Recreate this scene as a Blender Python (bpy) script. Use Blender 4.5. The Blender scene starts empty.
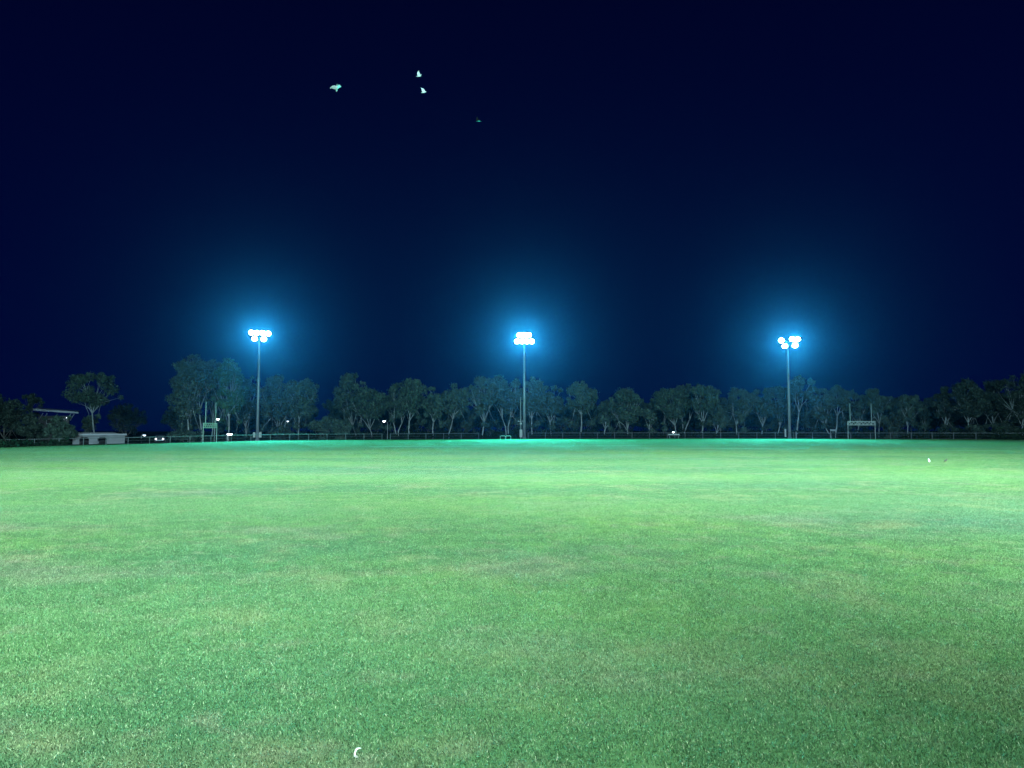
import bpy, bmesh, math, random
import numpy as np
from mathutils import Vector, Matrix, noise as mnoise
R = math.radians
sc = bpy.context.scene
col = sc.collection
F = 745.0; PITCH = math.atan(46 / F); EYE = 1.6

# ------------------------------------------------------------------ terrain
_GX = [-120, -77, -57, -41, -20, 0, 30, 200]
_GZ = [-1.1, -0.95, -0.60, -0.25, -0.18, -0.05, 0.0, 0.0]
def sst(a, b, x):
    t = min(1, max(0, (x - a) / (b - a))); return t * t * (3 - 2 * t)
def ground(x, y):
    return float(np.interp(x, _GX, _GZ)) * sst(25, 105, y)
def ray(px, py):
    u = (px - 512) / F; v = (384 - py) / F
    return u, math.cos(PITCH) - v * math.sin(PITCH), math.sin(PITCH) + v * math.cos(PITCH)
def at(px, py, Y):
    u, y, z = ray(px, py); s = Y / y
    return Vector((u * s, Y, EYE + z * s))
def foot(px, Y):
    p = at(px, 430, Y); return Vector((p.x, Y, ground(p.x, Y)))
def height(px, py, Y):           # height above the ground of a picture point at depth Y
    return at(px, py, Y).z - foot(px, Y).z

# ------------------------------------------------------------------ object helpers
def tag(o, label=None, cat=None, group=None, kind=None):
    if label: o['label'] = label
    if cat: o['category'] = cat
    if group: o['group'] = group
    if kind: o['kind'] = kind
    return o
def empty(name, loc, label, cat, group=None, rz=0):
    o = bpy.data.objects.new(name, None); col.objects.link(o)
    o.location = loc; o.rotation_euler = (0, 0, rz); o.empty_display_size = .3
    return tag(o, label, cat, group)
def link_mesh(name, me, mat=None, parent=None, loc=None):
    o = bpy.data.objects.new(name, me); col.objects.link(o)
    if mat is not None and not me.materials: me.materials.append(mat)
    if parent: o.parent = parent
    if loc is not None: o.location = loc
    return o
def copy_tree(o, parent=None):
    c = o.copy(); col.objects.link(c); c.parent = parent
    for ch in list(o.children): copy_tree(ch, c)
    return c

class MB:
    def __init__(s): s.v = []; s.f = []
    def box(s, c, d, rot=None, taper=1.0, bev=0.0):
        cx, cy, cz = c; dx, dy, dz = [q / 2 for q in d]
        b = min(bev, dx * .9, dy * .9)
        if b > 0:
            ring = [(-dx + b, -dy), (dx - b, -dy), (dx, -dy + b), (dx, dy - b), (dx - b, dy), (-dx + b, dy), (-dx, dy - b), (-dx, -dy + b)]
        else:
            ring = [(-dx, -dy), (dx, -dy), (dx, dy), (-dx, dy)]
        n = len(ring); i0 = len(s.v)
        for z, k in ((-dz, 1), (dz, taper)):
            for x, y in ring:
                p = Vector((x * k, y * k, z))
                if rot is not None: p = rot @ p
                s.v.append((p.x + cx, p.y + cy, p.z + cz))
        for i in range(n):
            j = (i + 1) % n
            s.f.append((i0 + i, i0 + j, i0 + n + j, i0 + n + i))
        s.f.append(tuple(i0 + i for i in reversed(range(n)))); s.f.append(tuple(i0 + n + i for i in range(n)))
        return s
    def tube(s, pts, rad, n=8, cap=True):
        pts = [Vector(p) for p in pts]
        if not hasattr(rad, '__len__'): rad = [rad] * len(pts)
        i0 = len(s.v); up = None
        for k, p in enumerate(pts):
            t = (pts[min(k + 1, len(pts) - 1)] - pts[max(k - 1, 0)]).normalized()
            a = t.orthogonal().normalized() if up is None else (up - t * up.dot(t)).normalized()
            up = a; b = t.cross(a)
            for i in range(n):
                w = 2 * math.pi * i / n
                q = p + (a * math.cos(w) + b * math.sin(w)) * rad[k]
                s.v.append(tuple(q))
        for k in range(len(pts) - 1):
            for i in range(n):
                j = (i + 1) % n
                s.f.append((i0 + k * n + i, i0 + k * n + j, i0 + (k + 1) * n + j, i0 + (k + 1) * n + i))
        if cap:
            s.f.append(tuple(i0 + i for i in reversed(range(n))))
            s.f.append(tuple(i0 + (len(pts) - 1) * n + i for i in range(n)))
        return s
    def build(s, name, mat, parent=None, loc=None, smooth=False):
        me = bpy.data.meshes.new(name); me.from_pydata(s.v, [], s.f); me.update()
        if smooth: me.shade_smooth()
        return link_mesh(name, me, mat, parent, loc)

# ------------------------------------------------------------------ materials
def mat_new(name):
    m = bpy.data.materials.new(name); m.use_nodes = True
    nt = m.node_tree; return m, nt, nt.nodes['Principled BSDF']
def simple(name, c, rough=.6, metal=0.0, var=.25, scale=3.0, bump=.0):
    m, nt, b = mat_new(name)
    g = nt.nodes.new('ShaderNodeNewGeometry')
    n = nt.nodes.new('ShaderNodeTexNoise'); n.inputs['Scale'].default_value = scale; n.inputs['Detail'].default_value = 5
    nt.links.new(g.outputs['Position'], n.inputs['Vector'])
    r = nt.nodes.new('ShaderNodeValToRGB')
    r.color_ramp.elements[0].position = .3; r.color_ramp.elements[1].position = .7
    r.color_ramp.elements[0].color = tuple(q * (1 - var) for q in c) + (1,)
    r.color_ramp.elements[1].color = tuple(min(1, q * (1 + var)) for q in c) + (1,)
    nt.links.new(n.outputs['Fac'], r.inputs[0]); nt.links.new(r.outputs[0], b.inputs['Base Color'])
    b.inputs['Specular IOR Level'].default_value = .25 if rough > .75 else .5
    b.inputs['Roughness'].default_value = rough; b.inputs['Metallic'].default_value = metal
    if bump:
        bp = nt.nodes.new('ShaderNodeBump'); bp.inputs['Strength'].default_value = bump
        nt.links.new(n.outputs['Fac'], bp.inputs['Height']); nt.links.new(bp.outputs[0], b.inputs['Normal'])
    return m
def emis(name, c, s):
    m, nt, b = mat_new(name)
    b.inputs['Base Color'].default_value = (.6, .6, .6, 1)
    b.inputs['Emission Color'].default_value = c + (1,); b.inputs['Emission Strength'].default_value = s
    m.cycles.emission_sampling = 'NONE'
    return m

M = {}
M['galv'] = simple('galvanised steel', (.26, .28, .30), .45, .3, .12, 2)
M['pole'] = simple('pole steel', (.24, .28, .33), .45, .2, .10, 1.2)
M['fencesteel'] = simple('fence pipe', (.12, .13, .15), .85, 0, .15, 2)
M['white'] = simple('white paint', (.74, .75, .74), .5, 0, .06, 3)
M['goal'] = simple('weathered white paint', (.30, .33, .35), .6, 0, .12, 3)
M['cabinet'] = simple('pale cabinet', (.32, .36, .38), .5, 0, .1, 3)
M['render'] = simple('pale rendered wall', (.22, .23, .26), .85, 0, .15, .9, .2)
M['roof'] = simple('roof sheet', (.30, .30, .33), .55, 0, .15, .8)
M['fascia'] = simple('fascia', (.34, .36, .42), .6, 0, .1, 1)
M['darkwall'] = simple('dark weatherboard', (.07, .07, .08), .8, 0, .2, 1)
M['opening'] = simple('dark glass and interior shade', (.010, .012, .015), .7, 0, .1, 1)
M['carpaint'] = simple('dark car paint', (.10, .10, .13), .3, .2, .1, 1)
M['rubber'] = simple('rubber', (.02, .02, .02), .8)
M['housing'] = simple('lamp housing', (.18, .19, .2), .45, .5, .1, 4)
M['bird'] = simple('white feathers', (.62, .62, .62), .7, 0, .08, 12)
M['birdgrey'] = simple('grey feathers', (.03, .03, .03), .8, 0, .3, 12)
M['birdfar'] = simple('unlit feathers', (.012, .012, .014), .8, 0, .3, 12)  # colour darkened to show a bird beyond the floodlights' reach
M['beak'] = simple('beak', (.22, .10, .03), .5)
M['feather'] = simple('feather', (.50, .50, .48), .6, 0, .05, 40)
M['lens'] = emis('floodlight glass lit', (.62, .95, 1.0), 40)
M['lamp'] = emis('street light lit', (.85, .93, 1.0), 9)
M['lampdim'] = emis('dim light lit', (.7, .85, 1.0), 3.0)

def grass_material(name, blade):
    """turf colour: world-space mottling shared by the soil sheet and the blades"""
    m, nt, b = mat_new(name); N = nt.nodes; L = nt.links
    geo = N.new('ShaderNodeNewGeometry')
    def noi(scale, detail=3, sx=1, sy=1, off=0):
        mp = N.new('ShaderNodeMapping'); mp.inputs['Scale'].default_value = (sx, sy, 0)
        mp.inputs['Location'].default_value = (off, off * .7, 0)
        L.new(geo.outputs['Position'], mp.inputs[0])
        t = N.new('ShaderNodeTexNoise'); t.inputs['Scale'].default_value = scale; t.inputs['Detail'].default_value = detail
        t.inputs['Roughness'].default_value = .6
        L.new(mp.outputs[0], t.inputs['Vector']); return t.outputs['Fac']
    def ramp(fac, p0, p1, c0=(0, 0, 0), c1=(1, 1, 1)):
        r = N.new('ShaderNodeValToRGB'); e = r.color_ramp.elements
        e[0].position = p0; e[1].position = p1; e[0].color = c0 + (1,); e[1].color = c1 + (1,)
        L.new(fac, r.inputs[0]); return r.outputs[0]
    def mix(fac, a, bb, mode='MIX'):
        x = N.new('ShaderNodeMix'); x.data_type = 'RGBA'; x.blend_type = mode
        if isinstance(fac, float): x.inputs[0].default_value = fac
        else: L.new(fac, x.inputs[0])
        for s, q in ((x.inputs[6], a), (x.inputs[7], bb)):
            if isinstance(q, tuple): s.default_value = q + (1,)
            else: L.new(q, s)
        return x.outputs[2]
    base = ramp(noi(.11, 4, .7, 1), .40, .60, (.062, .150, .070), (.100, .200, .062))
    base = mix(ramp(noi(.045, 4, 1, 1, 31), .50, .62), base, (.070, .155, .092))          # bluer sward
    base = mix(ramp(noi(.55, 5, 1, 1, 7), .52, .68, (0, 0, 0), (.85, .85, .85)), base, (.165, .190, .100))   # dry, pale patches
    base = mix(ramp(noi(.30, 6, 1, 1.3, 57), .54, .68, (0, 0, 0), (.6, .6, .6)), base, (.160, .165, .125))  # worn brown
    base = mix(ramp(noi(1.9, 5, 1, 1, 91), .38, .66, (0, 0, 0), (.6, .6, .6)), base, (.034, .100, .045))
    base = mix(ramp(noi(2.6, 6, 1, 1, 140), .54, .72, (0, 0, 0), (.6, .6, .6)), base, (.165, .170, .120))
    base = mix(ramp(noi(5.5, 4, 1, 1, 200), .55, .70, (0, 0, 0), (.6, .6, .6)), base, (.125, .235, .110))
    # mower passes running across the field: faint alternating tint
    mp = N.new('ShaderNodeSeparateXYZ'); L.new(geo.outputs['Position'], mp.inputs[0])
    wv = N.new('ShaderNodeMath'); wv.operation = 'MULTIPLY_ADD'; wv.inputs[1].default_value = .62
    L.new(mp.outputs['Y'], wv.inputs[0])
    ns = N.new('ShaderNodeMath'); ns.operation = 'MULTIPLY'; ns.inputs[1].default_value = 9.0
    L.new(noi(.03, 3, 1, 1, 12), ns.inputs[0]); L.new(ns.outputs[0], wv.inputs[2])
    sn = N.new('ShaderNodeMath'); sn.operation = 'SINE'; L.new(wv.outputs[0], sn.inputs[0])
    ab = N.new('ShaderNodeMath'); ab.operation = 'MULTIPLY_ADD'; ab.inputs[1].default_value = .5; ab.inputs[2].default_value = .5
    L.new(sn.outputs[0], ab.inputs[0])
    base = mix(ramp(ab.outputs[0], .3, .9, (0, 0, 0), (.30, .30, .30)), base, (.110, .215, .085))
    if blade:
        at_ = N.new('ShaderNodeAttribute'); at_.attribute_name = 'tint'
        base = mix(ramp(at_.outputs['Fac'], 0, 1, (.5, .5, .5), (1.6, 1.6, 1.6)), base, base)
        mm = N.new('ShaderNodeMix'); mm.data_type = 'RGBA'; mm.blend_type = 'MULTIPLY'; mm.inputs[0].default_value = 1
        L.new(base, mm.inputs[6]); L.new(ramp(at_.outputs['Fac'], 0, 1, (.22, .26, .24), (1.5, 1.35, 1.4)), mm.inputs[7])
        base = mm.outputs[2]
        base = mix(ramp(at_.outputs['Fac'], .93, .98, (0, 0, 0), (.6, .6, .6)), base, (.36, .38, .26))
        b.inputs['Roughness'].default_value = .55
        tr = N.new('ShaderNodeBsdfTranslucent'); L.new(base, tr.inputs[0])
        ms = N.new('ShaderNodeMixShader'); ms.inputs[0].default_value = .12
        L.new(b.outputs[0], ms.inputs[1]); L.new(tr.outputs[0], ms.inputs[2])
        L.new(ms.outputs[0], N['Material Output'].inputs['Surface'])
    else:
        dk = N.new('ShaderNodeMix'); dk.data_type = 'RGBA'; dk.blend_type = 'MULTIPLY'; dk.inputs[0].default_value = 1
        L.new(base, dk.inputs[6]); dk.inputs[7].default_value = (.8, .8, .8, 1)
        base = dk.outputs[2]
        b.inputs['Roughness'].default_value = 1
    L.new(base, b.inputs['Base Color'])
    b.inputs['Specular IOR Level'].default_value = .10 if blade else 0.0
    return m
M['turf'] = grass_material('turf soil', False)
M['blade'] = grass_material('grass blades', True)
M['verge'] = simple('rough dark verge', (.010, .022, .012), .95, 0, .4, .4)
M['verge'].node_tree.nodes['Principled BSDF'].inputs['Specular IOR Level'].default_value = 0

def leaf_material(name, c):
    m, nt, b = mat_new(name); N = nt.nodes; L = nt.links
    geo = N.new('ShaderNodeNewGeometry')
    t = N.new('ShaderNodeTexNoise'); t.inputs['Scale'].default_value = .9; t.inputs['Detail'].default_value = 3
    L.new(geo.outputs['Position'], t.inputs['Vector'])
    r = N.new('ShaderNodeValToRGB'); e = r.color_ramp.elements
    e[0].position = .32; e[1].position = .68
    e[0].color = tuple(q * .55 for q in c) + (1,); e[1].color = (c[0] * 1.5, c[1] * 1.35, c[2] * 1.2, 1)
    L.new(t.outputs['Fac'], r.inputs[0]); L.new(r.outputs[0], b.inputs['Base Color'])
    b.inputs['Roughness'].default_value = .6; b.inputs['Specular IOR Level'].default_value = .3
    return m
M['leaf'] = leaf_material('gum leaves', (.042, .084, .072))
M['leafgreen'] = leaf_material('greener gum leaves', (.036, .105, .060))
M['leafdark'] = leaf_material('dark gum leaves', (.026, .050, .043))
M['bark'] = simple('pale gum bark', (.28, .31, .33), .8, 0, .3, 1.5, .3)
M['barkdark'] = simple('grey bark', (.13, .12, .11), .9, 0, .3, 1.5, .3)

# ------------------------------------------------------------------ camera
cam = bpy.data.cameras.new('camera'); cam.sensor_fit = 'HORIZONTAL'; cam.sensor_width = 36
cam.lens = 36 * F / 1024; cam.clip_start = .05; cam.clip_end = 3000
co = bpy.data.objects.new('camera', cam); col.objects.link(co)
co.location = (0, 0, EYE); co.rotation_euler = (R(90) + PITCH, 0, 0); sc.camera = co

# ------------------------------------------------------------------ ground
def ground_sheet(name, xs, ys, mat, dz=0.0):
    v = [(x, y, ground(x, y) + dz) for y in ys for x in xs]; nx = len(xs)
    f = [(j * nx + i, j * nx + i + 1, (j + 1) * nx + i + 1, (j + 1) * nx + i) for j in range(len(ys) - 1) for i in range(nx - 1)]
    me = bpy.data.meshes.new(name); me.from_pydata(v, [], f); me.shade_smooth()
    return tag(link_mesh(name, me, mat), kind='structure')
xs = [-900, -400] + list(range(-160, 201, 4)) + [400, 900]
ys = [-300, -120] + list(range(-60, 231, 4)) + [400, 1500]
ground_sheet('ground', xs, ys, M['verge'])
# oval playing field, its edge follows the fence
FENCE = [(-260, 90), (-110, 103), (0, 112), (80, 115.5), (150, 120), (200, 124.5), (260, 130), (330, 135.5), (400, 139), (480, 141), (560, 141.5),
         (640, 141), (740, 139.5), (840, 136), (940, 130.5), (1024, 124), (1130, 112), (1290, 94)]
fpts = []
for px, Y in FENCE: p = at(px, 430, Y); fpts.append((p.x, p.y))
fx = [p[0] for p in fpts]; fy = [p[1] for p in fpts]
def fence_y(x): return float(np.interp(x, fx, fy))
v = []; f = []
xx = np.linspace(fx[0], fx[-1], 121)
TS = [0, .05, .1, .15, .2, .25, .3, .35, .4, .46, .52, .58, .64, .7, .76, .82, .88, .94, 1]
for x in xx:
    for t in TS:
        y = -45 + t * (fence_y(x) + 45 - .25); v.append((float(x), y, ground(x, y) + .006))
nt_ = len(TS)
for i in range(120):
    for j in range(nt_ - 1):
        f.append((i * nt_ + j, (i + 1) * nt_ + j, (i + 1) * nt_ + j + 1, i * nt_ + j + 1))
me = bpy.data.meshes.new('field'); me.from_pydata(v, [], f); me.shade_smooth()
tag(link_mesh('field', me, M['turf']), kind='structure')

# grass: one tile of real blades, repeated over the field
rng = np.random.default_rng(5)
def grass_tile(n, lmin, lmax, wid):
    x = rng.uniform(-.5, .5, n) + rng.triangular(-.14, 0, .14, n); y = rng.uniform(-.5, .5, n) + rng.triangular(-.14, 0, .14, n)
    a = rng.uniform(0, 2 * np.pi, n); ln = rng.uniform(lmin, lmax, n); w = wid * rng.uniform(.6, 1.3, n)
    lean = rng.uniform(.5, 1.75, n)
    # clumpiness
    ca, sa = np.cos(a), np.sin(a)
    b = rng.uniform(0, 2 * np.pi, n); px, py = np.cos(b), np.sin(b)      # blade width direction
    h1 = ln * .55 * np.cos(lean * .6); r1 = ln * .55 * np.sin(lean * .6)
    h2 = h1 + ln * .45 * np.cos(lean * 1.15); r2 = r1 + ln * .45 * np.sin(lean * 1.15)
    P = np.zeros((n, 5, 3))
    P[:, 0] = np.stack([x - px * w / 2, y - py * w / 2, 0 * x - .002], 1)
    P[:, 1] = np.stack([x + px * w / 2, y + py * w / 2, 0 * x - .002], 1)
    P[:, 2] = np.stack([x + ca * r1 + px * w * .45, y + sa * r1 + py * w * .45, h1], 1)
    P[:, 3] = np.stack([x + ca * r1 - px * w * .45, y + sa * r1 - py * w * .45, h1], 1)
    P[:, 4] = np.stack([x + ca * r2, y + sa * r2, h2], 1)
    me = bpy.data.meshes.new('grass')
    me.vertices.add(n * 5); me.vertices.foreach_set('co', P.reshape(-1))
    idx = np.arange(n)[:, None] * 5
    loops = np.concatenate([idx + np.array([[0, 1, 2, 3]]), idx + np.array([[3, 2, 4]])], 1).reshape(-1)
    me.loops.add(len(loops)); me.loops.foreach_set('vertex_index', loops.astype(np.int32))
    st = (np.arange(n)[:, None] * 7 + np.array([[0, 4]])).reshape(-1)
    me.polygons.add(2 * n); me.polygons.foreach_set('loop_start', st.astype(np.int32))
    at_ = me.attributes.new('tint', 'FLOAT', 'FACE')
    at_.data.foreach_set('value', np.repeat(rng.uniform(0, 1, n), 2).astype(np.float32))
    me.update(calc_edges=True); me.validate()
    me.materials.append(M['blade'])
    return me
tile = link_mesh('grass', grass_tile(20000, .009, .025, .0036), None, None, (0, 3.2, .006))
tag(tile, 'short mown grass right at the bottom edge of the picture', 'grass', kind='stuff')
pts = []; rots = []; scl = []
def add_tiles(y0, y1, step, s, keep=1.0):
    y = y0
    while y < y1:
        half = .72 * y + 2.5; x = -half
        while x < half:
            if y < fence_y(x) - .6 and not (abs(x) < .6 and abs(y - 3.2) < .6 and s == 1):
                gx = x + 0; gy = y
                pts.append((gx, gy, ground(gx, gy) + .006)); rots.append((0, 0, math.pi / 2 * random.randrange(4))); scl.append(s)
            x += step
        y += step
random.seed(3)
add_tiles(2.2, 30, 1.0, 1.0)
add_tiles(30, 60, 1.5, 1.5)
add_tiles(60, 142, 2.2, 2.2)
me = bpy.data.meshes.new('grass'); me.from_pydata(pts, [], [])
a1 = me.attributes.new('rot', 'FLOAT_VECTOR', 'POINT'); a1.data.foreach_set('vector', np.array(rots, np.float32).reshape(-1))
a2 = me.attributes.new('scl', 'FLOAT_VECTOR', 'POINT')
a2.data.foreach_set('vector', np.array([(s, s, 1.0) for s in scl], np.float32).reshape(-1))
gf = link_mesh('grass', me)
tag(gf, 'short mown grass covering the whole floodlit field', 'grass', kind='stuff')
ng = bpy.data.node_groups.new('grass spread', 'GeometryNodeTree')
ng.interface.new_socket('Geometry', in_out='INPUT', socket_type='NodeSocketGeometry')
ng.interface.new_socket('Geometry', in_out='OUTPUT', socket_type='NodeSocketGeometry')
gi = ng.nodes.new('NodeGroupInput'); go = ng.nodes.new('NodeGroupOutput')
iop = ng.nodes.new('GeometryNodeInstanceOnPoints'); oi = ng.nodes.new('GeometryNodeObjectInfo')
oi.inputs['Object'].default_value = tile; oi.inputs['As Instance'].default_value = True
def nattr(nm):
    q = ng.nodes.new('GeometryNodeInputNamedAttribute'); q.data_type = 'FLOAT_VECTOR'; q.inputs['Name'].default_value = nm
    return q.outputs['Attribute']
m2p = ng.nodes.new('GeometryNodeMeshToPoints')
ng.links.new(gi.outputs[0], m2p.inputs['Mesh'])
ng.links.new(m2p.outputs[0], iop.inputs['Points']); ng.links.new(oi.outputs['Geometry'], iop.inputs['Instance'])
ng.links.new(nattr('rot'), iop.inputs['Rotation']); ng.links.new(nattr('scl'), iop.inputs['Scale'])
ng.links.new(iop.outputs[0], go.inputs[0])
md = gf.modifiers.new('spread', 'NODES'); md.node_group = ng

# worn pale touchlines painted on the turf
M['line'] = simple('worn line paint', (.30, .38, .28), .9, 0, .35, .6)
def line_sheet(px0, px1, Y0, Y1, w):
    n = 40; v = []; f = []
    for i in range(n + 1):
        t = i / n; px = px0 + (px1 - px0) * t; Y = Y0 + (Y1 - Y0) * t; p = foot(px, Y)
        v += [(p.x, p.y - w / 2, ground(p.x, p.y - w / 2) + .045), (p.x, p.y + w / 2, ground(p.x, p.y + w / 2) + .045)]
    for i in range(n): f.append((2 * i, 2 * i + 2, 2 * i + 3, 2 * i + 1))
    me = bpy.data.meshes.new('field_line'); me.from_pydata(v, [], f)
    tag(link_mesh('field_line', me, M['line']), kind='structure')
line_sheet(370, 640, 74, 74, .35)
line_sheet(625, 1010, 66, 56, .25)

# ------------------------------------------------------------------ fence
def fence_run(px0, px1, label):
    pa = at(px0, 430, 130).x / 130; pb = at(px1, 430, 130).x / 130
    # walk along the polyline
    P = []
    for i in range(len(fpts) - 1):
        a = Vector(fpts[i]); b = Vector(fpts[i + 1]); L = (b - a).length; n = max(2, int(L / .25))
        for k in range(n): P.append(a.lerp(b, k / n))
    P = [p for p in P if pa <= p.x / p.y <= pb]
    acc = 0; posts = [P[0]]; last = P[0]
    for p in P[1:]:
        acc += (p - last).length; last = p
        if acc >= 3.05: posts.append(p); acc = 0
    base = Vector((posts[0].x, posts[0].y, ground(posts[0].x, posts[0].y)))
    root = empty('fence', base, label, 'fence', 'pipe fence round the field')
    def loc(p, z): return Vector((p.x, p.y, ground(p.x, p.y) + z)) - base
    mb = MB().tube([loc(p, 1.08) for p in posts], .045, 8); mb.build('rail', M['fencesteel'], root)
    wires = MB()
    for z in (.15, .6): wires.tube([loc(p, z) for p in posts], .012, 4)
    wires.build('wire', M['fencesteel'], root)
    pm = MB().tube([(0, 0, -.1), (0, 0, 1.13)], [.06, .06], 8).tube([(0, 0, 1.13), (0, 0, 1.16)], [.068, .05], 8)
    me = None
    for p in posts:
        if me is None:
            o = pm.build('post', M['fencesteel'], root, loc(p, 0)); me = o.data
        else: link_mesh('post', me, None, root, loc(p, 0))
fence_run(-70, 384, 'long grey pipe fence along the left half of the field edge')
fence_run(390, 481, 'short run of grey pipe fence left of the white hoop frame')
fence_run(528, 1090, 'long grey pipe fence right of the middle floodlight mast')

# ------------------------------------------------------------------ floodlight masts
FARCOL = (.05, .90, .72); NEARCOL = (.74, 1.0, .92); LONGCOL = (.50, .92, 1.0)
def mast(px, Y, H, fixtures, label, facing, power, lcol, loc=None, spread=104, boxes=None, tilt=14, aims=None):
    """fixtures: list of (x across, height above ground); facing: z rotation so that local -Y looks at the field"""
    base = loc if loc is not None else foot(px, Y)
    root = empty('floodlight_mast', base, label, 'floodlight mast', 'floodlight masts round the field', facing)
    MB().tube([(0, 0, -.3), (0, 0, H * .5), (0, 0, H)], [.30, .22, .14], 14).build('pole', M['pole'], root, smooth=True)
    mbp = MB().box((0, 0, .06), (.8, .8, .08), bev=.08)
    for k in range(6):
        w = k * math.pi / 3; mbp.tube([(.36 * math.cos(w), .36 * math.sin(w), .08), (.36 * math.cos(w), .36 * math.sin(w), .18)], .03, 6)
    mbp.build('base_plate', M['galv'], root)
    zs = sorted(set(round(z, 2) for x, z in fixtures))
    for z in zs:
        row = [x for x, zz in fixtures if round(zz, 2) == z]
        MB().box((sum((min(row), max(row))) / 2, 0, z - .12), (max(max(row) - min(row), .6) + .9, .14, .14)).build('crossarm', M['galv'], root)
    for x, z in fixtures:
        rot = Matrix.Rotation(R(tilt + random.uniform(-3, 3)), 3, 'X') @ Matrix.Rotation(R(random.uniform(-14, 14)), 3, 'Z')
        e = MB()
        def T(p): return rot @ Vector(p)
        # bowl-shaped housing, opening towards local -Y
        ring = []
        prof = [(.05, .30), (.26, .26), (.42, .12), (.54, -.12), (.56, -.20)]
        vs = []; n = 16
        for r_, yy in prof:
            for i in range(n):
                w = 2 * math.pi * i / n; q = T((r_ * math.cos(w), yy, r_ * .9 * math.sin(w))); vs.append((q.x + x, q.y - .32, q.z + z))
        e.v = vs
        for k in range(len(prof) - 1):
            for i in range(n):
                j = (i + 1) % n; e.f.append((k * n + i, (k + 1) * n + i, (k + 1) * n + j, k * n + j))
        e.f.append(tuple(range(n)))
        q = T((0, .34, 0)); e.box((q.x + x, q.y - .32 + .05, q.z + z), (.28, .3, .28), bev=.04)
        fx_ = e.build('luminaire', M['housing'], root, smooth=False)
        l = MB(); n = 20
        for rr, yy in ((.0, -.215), (.28, -.21), (.53, -.17)):
            for i in range(n):
                w = 2 * math.pi * i / n; q = T((rr * math.cos(w), yy, rr * .9 * math.sin(w))); l.v.append((q.x + x, q.y - .32, q.z + z))
        for k in range(2):
            for i in range(n):
                j = (i + 1) % n; l.f.append((k * n + i, k * n + j, (k + 1) * n + j, (k + 1) * n + i))
        l.build('lens', M['lens'], fx_)
        ld = bpy.data.lights.new('floodlight_beam', 'SPOT'); ld.energy = power; ld.color = lcol; ld.spot_size = R(spread); ld.spot_blend = 1
        ld.shadow_soft_size = .3
        lo = bpy.data.objects.new('floodlight_beam', ld); col.objects.link(lo); lo.parent = root
        q = T((0, -.62, 0)); lo.location = (q.x + x, q.y - .32, q.z + z)
        d = T((0, -1, -.02))
        if aims:                                   # near-side beams: (world target, power factor, spread)
            tg, pw, sp = aims[fixtures.index((x, z)) % len(aims)]
            wp = Vector(base) + Matrix.Rotation(facing, 3, 'Z') @ Vector(lo.location)
            d = Matrix.Rotation(-facing, 3, 'Z') @ (Vector(tg) - wp); ld.color = lcol if tg[1] < 100 else LONGCOL; ld.energy = power * pw; ld.spot_size = R(sp)
        lo.rotation_euler = d.to_track_quat('-Z', 'Y').to_euler()
    if boxes:
        for (bx, by, bz, bw, bh) in boxes:
            MB().box((bx, by, bz), (bw, .35, bh), bev=.02).build('switch_box', M['cabinet'], root)
    return root
def fxl(px, Y, lst):
    c = foot(px, Y); out = []
    for (x, y) in lst:
        p = at(x, y, Y); out.append((p.x - c.x, p.z - c.z))
    return out
FP = 165000.0
YM = 146
mast(257.5, YM, height(257.5, 337, YM), fxl(257.5, YM, [(251.5, 333), (257, 333), (262.5, 333), (267.5, 333.3), (254.5, 339), (263.5, 339)]),
     'left floodlight mast, its lit head over the gap between two tree groups', R(22), FP, FARCOL, boxes=[(-.62, -.3, 1.1, .42, 1.0), (.5, -.3, 1.1, .5, 1.1)])
mast(524.3, YM, height(524.3, 337, YM), fxl(524.3, YM, [(519.5, 335.2), (524, 335.2), (528.8, 335.2), (517, 341.5), (522, 341.5), (527, 341.5), (531.5, 341.5)]),
     'middle floodlight mast with seven lit lamps, in the centre of the tree line', 0, FP, FARCOL)
mast(789.5, YM, height(789.5, 341, YM), fxl(789.5, YM, [(782, 340.3), (792, 339.5), (797, 339.8), (785, 346), (794.5, 345.8)]),
     'right floodlight mast, nearest to the white goal posts', R(-22), FP * 1.15, FARCOL, boxes=[(-.75, -.2, 1.0, .3, 1.5)])
# the same masts on the photographer's side of the field
NP = 350000.0
hd = [(-1.6, 20.2), (-.55, 20.2), (.55, 20.2), (1.6, 20.2)]
FARAIM = ((-60, 160, 24), .66, 66), ((60, 160, 24), .66, 66)
mast(0, 0, 20, hd + [(0, 18.9)], 'floodlight mast on the near side of the field, behind the photographer', R(180), NP, NEARCOL, loc=(3, -16, 0), tilt=20,
     aims=[((-11, 22, 0), .85, 50), ((15, 22, 0), 1.0, 50), FARAIM[0], FARAIM[1], ((8, 14, 0), .17, 80)])
mast(0, 0, 20, hd, 'floodlight mast on the near side of the field, out to the right', R(180 - 14), NP, NEARCOL, loc=(52, -10, 0), tilt=24,
     aims=[((16, 21, 0), 1.9, 34), ((26, 24, 0), 1.7, 50), ((30, 60, 0), .3, 60), FARAIM[1]])
mast(0, 0, 20, hd, 'floodlight mast on the near side of the field, out to the left', R(180 + 12), NP, NEARCOL, loc=(-50, -10, 0), tilt=24,
     aims=[((-15, 20, 0), 1.1, 34), ((-22, 22, 0), 1.2, 50), ((-30, 60, 0), .15, 60), FARAIM[0]])

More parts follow.
